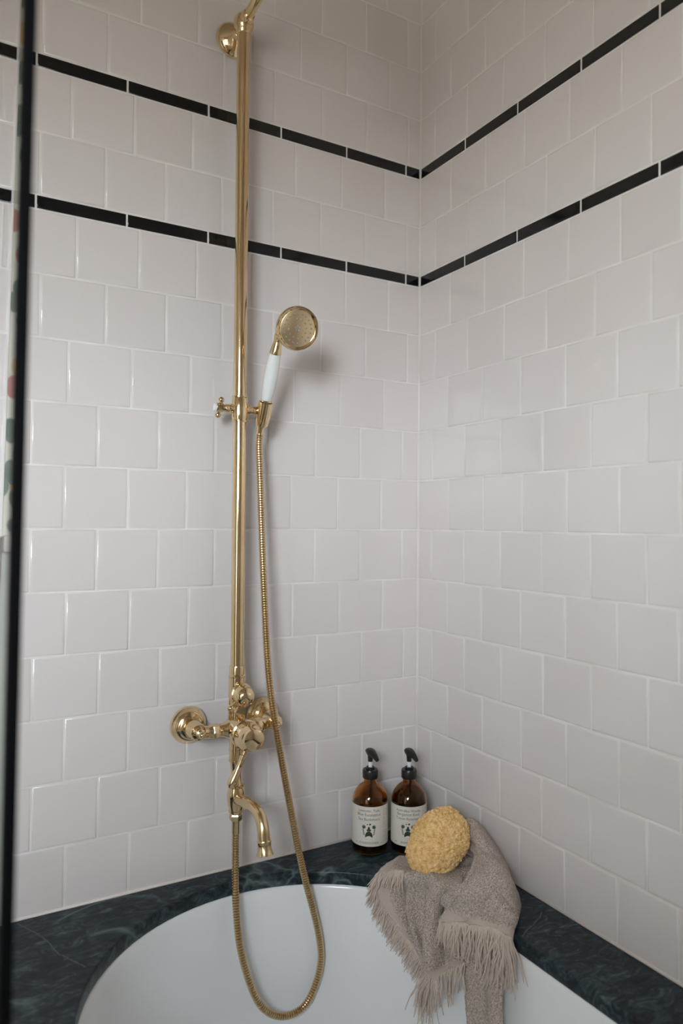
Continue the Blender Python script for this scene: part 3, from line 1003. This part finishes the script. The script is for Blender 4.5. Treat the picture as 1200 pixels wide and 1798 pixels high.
def bottle(loc, label, lines, word, glass, fill, face):
    """face: angle of the label centre about z (0 = towards -y)"""
    root = empty('pump_bottle', loc)
    tag(root, label, 'bottle')
    def PB(o, par=None):
        o.parent = par or root
        return o
    R = 0.0362
    outer_p = [(0, 0.0012), (0.024, 0.0), (0.031, 0.0004), (0.0345, 0.0028), (R, 0.0065), (R, 0.098), (0.0355, 0.106), (0.0332, 0.114), (0.0292, 0.1215), (0.0235, 0.1285), (0.0170, 0.1335), (0.0130, 0.1365), (0.0125, 0.141), (0.0125, 0.150)]
    inner_p = [(0.0105, 0.150), (0.0105, 0.137), (0.0150, 0.1325), (0.0218, 0.1265), (0.0275, 0.1195), (0.0312, 0.1125), (0.0334, 0.105), (R - 0.0022, 0.097), (R - 0.0022, 0.010), (0.030, 0.0050), (0, 0.0055)]
    gl = PB(lathe('glass_body', outer_p + inner_p, glass, None, (0, 0, 0), (0, 0, 1), 64, 50))
    Ri = R - 0.0028
    if fill > 0:
        PB(lathe('liquid', [(0, 0.0062), (0.029, 0.0058), (Ri, 0.011), (Ri, min(fill, 0.096))] + ([(0.0322, 0.105), (0.0300, 0.1125)] if fill > 0.1125 else []) + [((0.0300 if fill > 0.1125 else Ri) - 0.001, fill + 0.0003), (0, fill + 0.0003)], 'liquid', None, (0, 0, 0), (0, 0, 1), 48, 40))
    PB(lathe('dip_tube', [(0, 0.012), (0.0028, 0.012), (0.0028, 0.150), (0, 0.150)], 'dip', None, (0.001, 0, 0), (0, 0, 1), 12))
    # ribbed closure
    bm = bmesh.new()
    bm_lathe(bm, [(0.0118, 0.1445), (0.0150, 0.1445), (0.0158, 0.1465), (0.0158, 0.160), (0.0148, 0.1622), (0.0095, 0.1622), (0.0090, 0.160), (0, 0.160)], (0, 0, 0), (0, 0, 1), 48)
    cap = PB(finish('closure', bm, 'black_plastic', None, True, 35))
    bm = bmesh.new()
    bm_lathe(bm, [(0.0085, 0.161), (0.0085, 0.1665), (0.0078, 0.1672), (0.0060, 0.1672), (0.0056, 0.1655), (0.0052, 0.161)], (0, 0, 0), (0, 0, 1), 32)
    PB(finish('closure_collar', bm, 'black_plastic', None, True, 35), cap)
    PB(lathe('white_stem', [(0, 0.158), (0.0039, 0.158), (0.0039, 0.180), (0, 0.180)], 'white_plastic', None, (0, 0, 0), (0, 0, 1), 20))
    # actuator: short sleeve and a wedge-shaped beak
    ac = PB(lathe('pump_head', [(0, 0.1775), (0.0046, 0.1775), (0.0050, 0.179), (0.0056, 0.189), (0.0062, 0.196), (0, 0.198)], 'black_plastic', None, (0, 0, 0), (0, 0, 1), 24))
    bm = bmesh.new()
    prof = [(-0.0085, 0.0072, 0.1975, 0.2010), (-0.0060, 0.0082, 0.1925, 0.2035), (0.0, 0.0086, 0.1895, 0.2040), (0.0070, 0.0080, 0.1900, 0.2025), (0.0150, 0.0066, 0.1885, 0.1990), (0.0215, 0.0054, 0.1855, 0.1945), (0.0255, 0.0045, 0.1835, 0.1905)]
    prev = None
    for y, hw, zb, zt in prof:
        m_ = (zb + zt) / 2
        ring = [bm.verts.new(v) for v in ((-hw, -y, m_), (-hw * .8, -y, zb + .0012), (-hw * .4, -y, zb), (hw * .4, -y, zb), (hw * .8, -y, zb + .0012), (hw, -y, m_), (hw * .75, -y, zt - .001), (hw * .35, -y, zt), (-hw * .35, -y, zt), (-hw * .75, -y, zt - .001))]
        if prev:
            for i in range(10):
                j = (i + 1) % 10
                bm.faces.new((prev[i], prev[j], ring[j], ring[i]))
        else:
            bm.faces.new(ring)
        prev = ring
    bm.faces.new(list(reversed(prev)))
    PB(finish('pump_beak', bm, 'black_plastic', None, True, 45), ac)
    # paper label wrapped on the glass
    RL = R + 0.0003
    bm = bmesh.new()
    n = 64
    a0, a1 = face - 2.3, face + 2.3
    pr = []
    for i in range(n + 1):
        a = a0 + (a1 - a0) * i / n
        pr.append([bm.verts.new((r * math.sin(a), -r * math.cos(a), z)) for r, z in ((RL - 0.0002, 0.0205), (RL, 0.0205), (RL, 0.0985), (RL - 0.0002, 0.0985))])
    for A, Bq in zip(pr, pr[1:]):
        for i in range(4):
            j = (i + 1) % 4
            bm.faces.new((A[i], A[j], Bq[j], Bq[i]))
    lab = PB(finish('paper_label', bm, 'paper', None, True, 40))
    RT = RL + 0.00015
    def ink(me, name, mat, z0, du=0.0):
        wrap(me, RT, face, z0, du)
        o = link_mesh(name, me, mat, lab)
        if name == 'side_print':
            o['kind'] = 'stuff'
        return o
    for k, (s, w) in enumerate(lines):
        ink(text_mesh(s, w), 'lettering', 'ink', 0.0905 - 0.0082 * k)
    ink(text_mesh(word, 0.0410 if len(word) > 8 else 0.0290, 0.0041), 'lettering', 'ink', 0.0275)
    for sx in (-1, 1):
        ink(flat_shape([[(-.0025, -.0004), (.0025, -.0004), (.0025, .0004), (-.0025, .0004)]]), 'print_dash', 'ink', 0.0265, sx * 0.0270)
    # botanical emblem: dark leaf mound, two round flowers, side sprigs, arc of dots
    em = []
    mound = [(-.0052, -.0105)] + [(.0058 * math.cos(math.pi * t / 10), -.0085 + .0075 * math.sin(math.pi * t / 10)) for t in range(10, -1, -1)] + [(.0052, -.0105), (.003, -.0088), (0, -.0078), (-.003, -.0088)]
    em.append(mound)
    for sx in (-1, 1):
        for i in range(10):
            a = 2 * math.pi * i / 10
            em.append(leaf(sx * .0076 + .0009 * math.cos(a), .0052 + .0009 * math.sin(a), a, .0024, .0006))
        em.append(disc(sx * .0076, .0052, .0012, 10))
        for i in range(4):
            em.append(leaf(sx * (.0062 + .0004 * i), -.0072 + .0030 * i, math.pi / 2 - sx * 0.75, .0046, .0007))
    for t in (0.3, 0.75, 1.2, 1.57, 1.94, 2.4, 2.85):
        em.append(leaf(0, -.0006, t, .0042, .0010))
    em.append(disc(.0, .0042, .0017, 10))
    em.append(leaf(-.0035, .0085, 0.5, .0030, .0008))
    em.append(leaf(.0008, .0078, 1.2, .0036, .0010))
    em.append(leaf(.0030, .0082, 2.0, .0030, .0008))
    for t in range(9):
        a = math.pi * (0.15 + 0.7 * t / 8)
        em.append(disc(.0118 * math.cos(a), .0015 + .0105 * math.sin(a), .00032, 6))
    for t in range(5):
        a = -math.pi * (0.3 + 0.4 * t / 4)
        em.append(disc(.0085 * math.cos(a), -.0048 + .0085 * math.sin(a), .00030, 6))
    ink(flat_shape([[(u * 1.32, v * 1.32) for u, v in pp] for pp in em]), 'emblem', 'green_ink', 0.0520)
    # small side print running up the label
    rows = []
    rr = random.Random(5)
    z = -.034
    while z < .034:
        ln = rr.uniform(.0015, .008)
        rows.append([(-.0003, z), (.0003, z), (.0003, z + ln), (-.0003, z + ln)])
        z += ln + rr.uniform(.0012, .004)
    ink(flat_shape(rows), 'side_print', 'ink', 0.0595, 0.0330)
    rows2 = []
    for i in range(16):
        zz = -.034 + i * .0042
        rows2.append([(0, zz), (rr.uniform(.006, .012), zz), (rr.uniform(.006, .012), zz + .0008), (0, zz + .0008)])
    ink(flat_shape(rows2), 'side_print', 'ink', 0.0610, 0.0375)
    ink(flat_shape(rows2[:7]), 'side_print', 'ink', 0.0760, -0.052)
    return root

b1 = bottle((-0.158, -0.058, DECK), 'amber glass pump bottle labelled CONDITIONER, nearer the brass shower',
            [('Lavender, Tulsi', 0.0445), ('Blue Eucalyptus', 0.0485), ('Sea Buckthorn', 0.0445)], 'CONDITIONER', 'amber', 0.094, -0.62)
b2 = bottle((-0.0885, -0.096, DECK), 'darker amber glass pump bottle labelled SHAMPOO, in the corner behind the sponge',
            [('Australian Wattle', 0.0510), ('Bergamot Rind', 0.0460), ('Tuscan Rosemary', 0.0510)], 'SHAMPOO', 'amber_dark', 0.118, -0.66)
b1.rotation_euler = (0, 0, 0.0)
b2.rotation_euler = (0, 0, 0.0)

# ------------------------------------------------------------------ towel
TOWEL_LEFT = [
  [(-0.157,-0.139,0.588), (-0.138,-0.161,0.600), (-0.123,-0.195,0.605), (-0.111,-0.240,0.610), (-0.093,-0.275,0.615)],
  [(-0.203,-0.166,0.590), (-0.200,-0.219,0.606), (-0.170,-0.250,0.612), (-0.163,-0.299,0.618), (-0.136,-0.323,0.615)],
  [(-0.211,-0.170,0.562), (-0.188,-0.205,0.570), (-0.168,-0.245,0.576), (-0.166,-0.295,0.585), (-0.140,-0.314,0.578)],
  [(-0.207,-0.188,0.535), (-0.190,-0.222,0.538), (-0.174,-0.256,0.544), (-0.174,-0.302,0.553), (-0.146,-0.317,0.541)],
  [(-0.197,-0.219,0.510), (-0.188,-0.245,0.510), (-0.175,-0.267,0.509), (-0.179,-0.306,0.519), (-0.151,-0.331,0.518)],
  [(-0.187,-0.247,0.487), (-0.184,-0.267,0.486), (-0.178,-0.283,0.482), (-0.182,-0.310,0.488), (-0.154,-0.346,0.508)],
  [(-0.181,-0.280,0.464), (-0.182,-0.291,0.464), (-0.181,-0.299,0.464), (-0.183,-0.315,0.469), (-0.157,-0.359,0.507)],
]
TOWEL_RIGHT = [
  [(-0.026,-0.167,0.640), (-0.045,-0.229,0.679), (-0.022,-0.245,0.662), (-0.014,-0.266,0.632), (-0.014,-0.282,0.610)],
  [(-0.065,-0.242,0.645), (-0.080,-0.292,0.665), (-0.060,-0.315,0.660), (-0.022,-0.304,0.624), (-0.018,-0.315,0.596)],
  [(-0.090,-0.305,0.650), (-0.107,-0.353,0.660), (-0.104,-0.379,0.660), (-0.080,-0.385,0.636), (-0.052,-0.370,0.592)],
  [(-0.144,-0.348,0.640), (-0.139,-0.380,0.645), (-0.123,-0.399,0.640), (-0.105,-0.411,0.622), (-0.082,-0.405,0.590)],
  [(-0.170,-0.349,0.620), (-0.158,-0.377,0.622), (-0.139,-0.400,0.618), (-0.119,-0.415,0.607), (-0.104,-0.424,0.590)],
  [(-0.170,-0.330,0.588), (-0.165,-0.367,0.597), (-0.156,-0.402,0.602), (-0.142,-0.428,0.600), (-0.121,-0.434,0.588)],
  [(-0.188,-0.327,0.567), (-0.179,-0.359,0.578), (-0.168,-0.398,0.590), (-0.154,-0.430,0.594), (-0.134,-0.443,0.582)],
]
TOWEL_TAIL = [
  [(-0.117,-0.310,0.600), (-0.107,-0.332,0.605), (-0.096,-0.356,0.605), (-0.084,-0.375,0.596)],
  [(-0.135,-0.327,0.563), (-0.133,-0.359,0.569), (-0.131,-0.391,0.573), (-0.129,-0.419,0.572)],
  [(-0.140,-0.335,0.519), (-0.141,-0.368,0.529), (-0.138,-0.397,0.535), (-0.136,-0.424,0.541)],
  [(-0.150,-0.353,0.474), (-0.152,-0.385,0.486), (-0.150,-0.413,0.497), (-0.148,-0.436,0.506)],
  [(-0.160,-0.372,0.431), (-0.164,-0.402,0.446), (-0.162,-0.427,0.456), (-0.160,-0.449,0.467)],
  [(-0.174,-0.392,0.383), (-0.178,-0.419,0.400), (-0.176,-0.443,0.412), (-0.174,-0.464,0.423)],
]
tw = empty('bath_towel', (-0.10, -0.27, DECK))
tag(tw, 'crumpled taupe terry towel with fringed ends draped over the marble ledge into the bath', 'towel')
def PT(o, par=None):
    o.parent = par or tw
    o.matrix_parent_inverse = o.parent.matrix_world.inverted()
    return o

def interp_grid(ctrl, nu, nv):
    """bicubic Catmull-Rom through the control grid -> (nv+1) x (nu+1) points"""
    rows = []
    for r in ctrl:
        n_ = max(2, nu // (len(r) - 1))
        rows.append(catmull(r, n_))
    cols = len(rows[0])
    m_ = max(2, nv // (len(ctrl) - 1))
    out = [catmull([rows[i][c] for i in range(len(rows))], m_) for c in range(cols)]
    return [[out[c][r] for c in range(cols)] for r in range(len(out[0]))]

def sheet(name, ctrl, nu, nv, thick, amp=0.0010, fold=None, hem_side=None, hem_bottom=True):
    g = interp_grid(ctrl, nu, nv)
    nr, nc = len(g), len(g[0])
    # normals for pushing folds / pile outwards
    def nrm(r, c):
        a = g[min(r + 1, nr - 1)][c] - g[max(r - 1, 0)][c]
        b = g[r][min(c + 1, nc - 1)] - g[r][max(c - 1, 0)]
        v = a.cross(b)
        return v.normalized() if v.length > 1e-9 else Vector((0, 0, 1))
    verts, uvs = [], []
    for r in range(nr):
        for c in range(nc):
            p = g[r][c]
            u, v = c / (nc - 1), r / (nr - 1)
            n_ = nrm(r, c)
            d = amp * noise.noise(p * 260) + amp * 2.2 * noise.noise(p * 45 + Vector((3, 1, 7)))
            if fold:
                d += fold(u, v)
            verts.append(p + n_ * d)
            h = 0.0
            if hem_bottom:
                h = max(h, v)
            if hem_side == 'left':
                h = max(h, 1 - u * 0.9)
            uvs.append((u, h))
    faces = [(r * nc + c, r * nc + c + 1, (r + 1) * nc + c + 1, (r + 1) * nc + c) for r in range(nr - 1) for c in range(nc - 1)]
    me = bpy.data.meshes.new(name)
    me.from_pydata(verts, [], faces)
    lay = me.uv_layers.new(name='UVMap')
    for lp in me.loops:
        lay.data[lp.index].uv = uvs[lp.vertex_index]
    for p in me.polygons:
        p.use_smooth = True
    o = link_mesh(name, me, 'terry')
    md = o.modifiers.new('thick', 'SOLIDIFY')
    md.thickness = thick
    md.offset = 0
    PT(o)
    return o, g, verts, nc

def sst(a, b, x):
    t = min(1, max(0, (x - a) / (b - a)))
    return t * t * (3 - 2 * t)
def fold_left(u, v):
    k = sst(0.15, 0.42, v) * (1 - 0.6 * sst(0.8, 1.0, v))
    d = 0.022 * math.exp(-((u - 0.72) / 0.060) ** 2) - 0.016 * math.exp(-((u - 0.60) / 0.042) ** 2) - 0.014 * math.exp(-((u - 0.85) / 0.05) ** 2)
    d += 0.011 * math.exp(-((u - 0.43 + 0.10 * v) / 0.06) ** 2) - 0.010 * math.exp(-((u - 0.31 + 0.10 * v) / 0.045) ** 2)
    d -= 0.004 * math.exp(-((v - 0.30 - 0.25 * u) / 0.035) ** 2) * (1 - u)
    return d * k + 0.0020 * math.sin(u * 13 + v * 5)
def fold_right(u, v):
    e = sst(0, 0.12, u) * (1 - sst(0.88, 1.0, u))
    d = -0.010 * math.exp(-((v - 0.16 - 0.12 * u) / 0.040) ** 2) * (1 - 0.6 * u)
    d -= 0.006 * math.exp(-((v - 0.40 - 0.22 * u) / 0.030) ** 2) * sst(0.3, 0.8, u) * e
    d += 0.005 * math.exp(-((v - 0.50 - 0.20 * u) / 0.045) ** 2) * sst(0.2, 0.7, u) * e
    d -= 0.005 * math.exp(-((u - 0.30 - 0.35 * (1 - v)) / 0.05) ** 2) * sst(0.35, 0.6, v)
    d += 0.0040 * math.sin(u * 15 + 0.6) * sst(0.60, 0.95, v)
    return d
def fold_tail(u, v):
    return 0.0045 * math.sin(u * 9 + 1.0) * sst(0.15, 0.4, v)
sL, gL, vL, ncL = sheet('left_drape', TOWEL_LEFT, 72, 96, 0.0045, fold=fold_left, hem_side='left')
sR, gR, vR, ncR = sheet('right_drape', TOWEL_RIGHT, 72, 96, 0.0050, fold=fold_right)
sT, gT, vT, ncT = sheet('hanging_tail', TOWEL_TAIL, 48, 80, 0.0045, fold=fold_tail, hem_bottom=False)
# bunched layers lying on the stone under the sponge
bm = bmesh.new()
nu_, nv_ = 64, 64
grid = []
for i in range(nv_ + 1):
    row = []
    for j in range(nu_ + 1):
        a = 2 * math.pi * j / nu_
        k = i / nv_
        x = -0.100 + 0.080 * k * math.cos(a) + 0.012 * k * math.cos(2 * a)
        y = -0.275 + 0.135 * k * math.sin(a)
        p = Vector((x, y, 0))
        h = 0.036 * math.sqrt(max(0, 1 - k ** 2.6)) * (1 + 0.35 * noise.noise(p * 22))
        row.append(bm.verts.new((min(x, -0.012), y, DECK + 0.0015 + h + 0.0012 * noise.noise(p * 240))))
    grid.append(row)
for A, Bq in zip(grid, grid[1:]):
    for j in range(nu_):
        bm.faces.new((A[j], A[j + 1], Bq[j + 1], Bq[j]))
bmesh.ops.remove_doubles(bm, verts=bm.verts, dist=1e-5)
PT(finish('bunched_folds', bm, 'terry'))

# rolled selvedge along the left border of the right drape
edge = [gR[r][0] for r in range(len(gR))]
edge = [p + Vector((-0.0015, -0.0025, 0.0015)) for p in edge[len(edge) // 4:]]
bm = bmesh.new()
bm_tube(bm, edge, [0.0042 + 0.0009 * noise.noise(p * 90) for p in edge], 10)
PT(finish('selvedge', bm, 'terry'))

def fringe(name, roots, length, direction, count, seed, curl=0.80, rad=0.00105, inward=None):
    rr = random.Random(seed)
    bm = bmesh.new()
    n = len(roots)
    for k in range(count):
        t = (k + rr.uniform(-.4, .4)) / count * (n - 1)
        t = min(max(t, 0), n - 1.001)
        i = int(t)
        p0 = Vector(roots[i]).lerp(Vector(roots[i + 1]), t - i)
        f = t / (n - 1)
        ln = length(f) * rr.uniform(.62, 1.15)
        d = Vector(direction(f)) + Vector((rr.gauss(0, .20), rr.gauss(0, .20), rr.gauss(0, .10))) + Vector((noise.noise(p0 * 150), noise.noise(p0 * 150 + Vector((5, 5, 5))), 0)) * 0.45
        d.normalize()
        pts = [p0 - d * 0.003]
        p = p0.copy()
        m_ = 7
        ph = rr.uniform(0, 6.28)
        for q in range(1, m_ + 1):
            d = (d + Vector((0, 0, -0.10)) + Vector((math.sin(ph + q * 1.3), math.cos(ph * 1.7 + q * 1.1), 0)) * curl * 0.22).normalized()
            p = p + d * ln / m_
            pts.append(p.copy())
        r0 = rad * rr.uniform(.8, 1.3)
        pp = catmull(pts, 2)
        bm_tube(bm, pp, [r0 * (1 - 0.35 * (x / (len(pp) - 1)) ** 3) for x in range(len(pp))], 5)
    o = finish(name, bm, 'yarn')
    o['kind'] = 'stuff'
    return PT(o)

nrL = len(gL)
left_edge = [gL[r][0] for r in range(nrL)][nrL // 7:]
fringe('fringe', left_edge, lambda f: 0.034, lambda f: (-0.55, 0.25, -0.60), 210, 1)
bot_edge = gL[-1]
fringe('fringe', bot_edge, lambda f: 0.085 - 0.035 * f, lambda f: (-0.12 + 0.1 * f, 0.02, -1.0), 120, 2)
corner_edge = [gL[int(nrL * 0.16)][c] + Vector((0, 0, 0.003)) for c in range(0, ncL // 3)]
fringe('fringe', corner_edge, lambda f: 0.034, lambda f: (-0.55, -0.30, -0.55), 60, 3)
r_edge = gR[-1]
fringe('fringe', r_edge, lambda f: 0.030 + 0.062 * f * (1.25 - 0.35 * f), lambda f: (-0.10, -0.05, -1.0), 200, 4)
fringe('fringe', [p + Vector((0.006, 0.004, -0.004)) for p in r_edge], lambda f: 0.030 + 0.060 * f, lambda f: (-0.02, -0.02, -1.0), 130, 5)

# ------------------------------------------------------------------ sponge
bm = bmesh.new()
bmesh.ops.create_icosphere(bm, subdivisions=7, radius=1.0)
sc_ = Vector((-0.123, -0.238, 0.655))
# basis: a = right in view, b = up-ish, c = towards the room
ca_ = Vector((0.866, -0.5, 0))
cb_ = Vector((0.17, 0.30, 0.94)).normalized()
cc_ = ca_.cross(cb_).normalized()
for v in bm.verts:
    d = v.co.normalized()
    a, b, c = d.x, d.y, d.z
    ang = math.atan2(b, a)
    # rounded wedge outline, long axis towards upper right
    R_ = 0.0575 * (1 + 0.165 * math.cos(2 * (ang - 0.84)) * (1 - abs(c)) + 0.02 * math.cos(3 * ang))
    q = Vector((a, b, c * 0.88))
    base = q * R_
    w = ca_ * base.x + cb_ * base.y + cc_ * base.z
    k = 1 + 0.05 * noise.noise(w * 34)
    st = Vector((w.dot(ca_) * 120, w.dot(cb_) * 300, w.dot(cc_) * 220))
    n1_ = abs(noise.noise(st))
    k += 0.050 * (n1_ - 0.2) - 0.085 * max(0.0, 1 - n1_ / 0.09)     # ragged tufts split by narrow slits
    n2_ = abs(noise.noise(Vector((st.y, st.x, st.z)) * 0.6 + Vector((7, 3, 1))))
    k -= 0.060 * max(0.0, 1 - n2_ / 0.07)
    k += 0.045 * noise.noise(w * 330)
    f1 = noise.voronoi(w * 85)[0][0]
    if f1 < 0.30:
        k -= 0.42 * (0.30 - f1)                                      # open pores
    v.co = sc_ + w * k
sponge = finish('sea_sponge', bm, 'sponge')
tag(sponge, 'round yellow natural sea sponge sitting on the taupe towel', 'sponge')
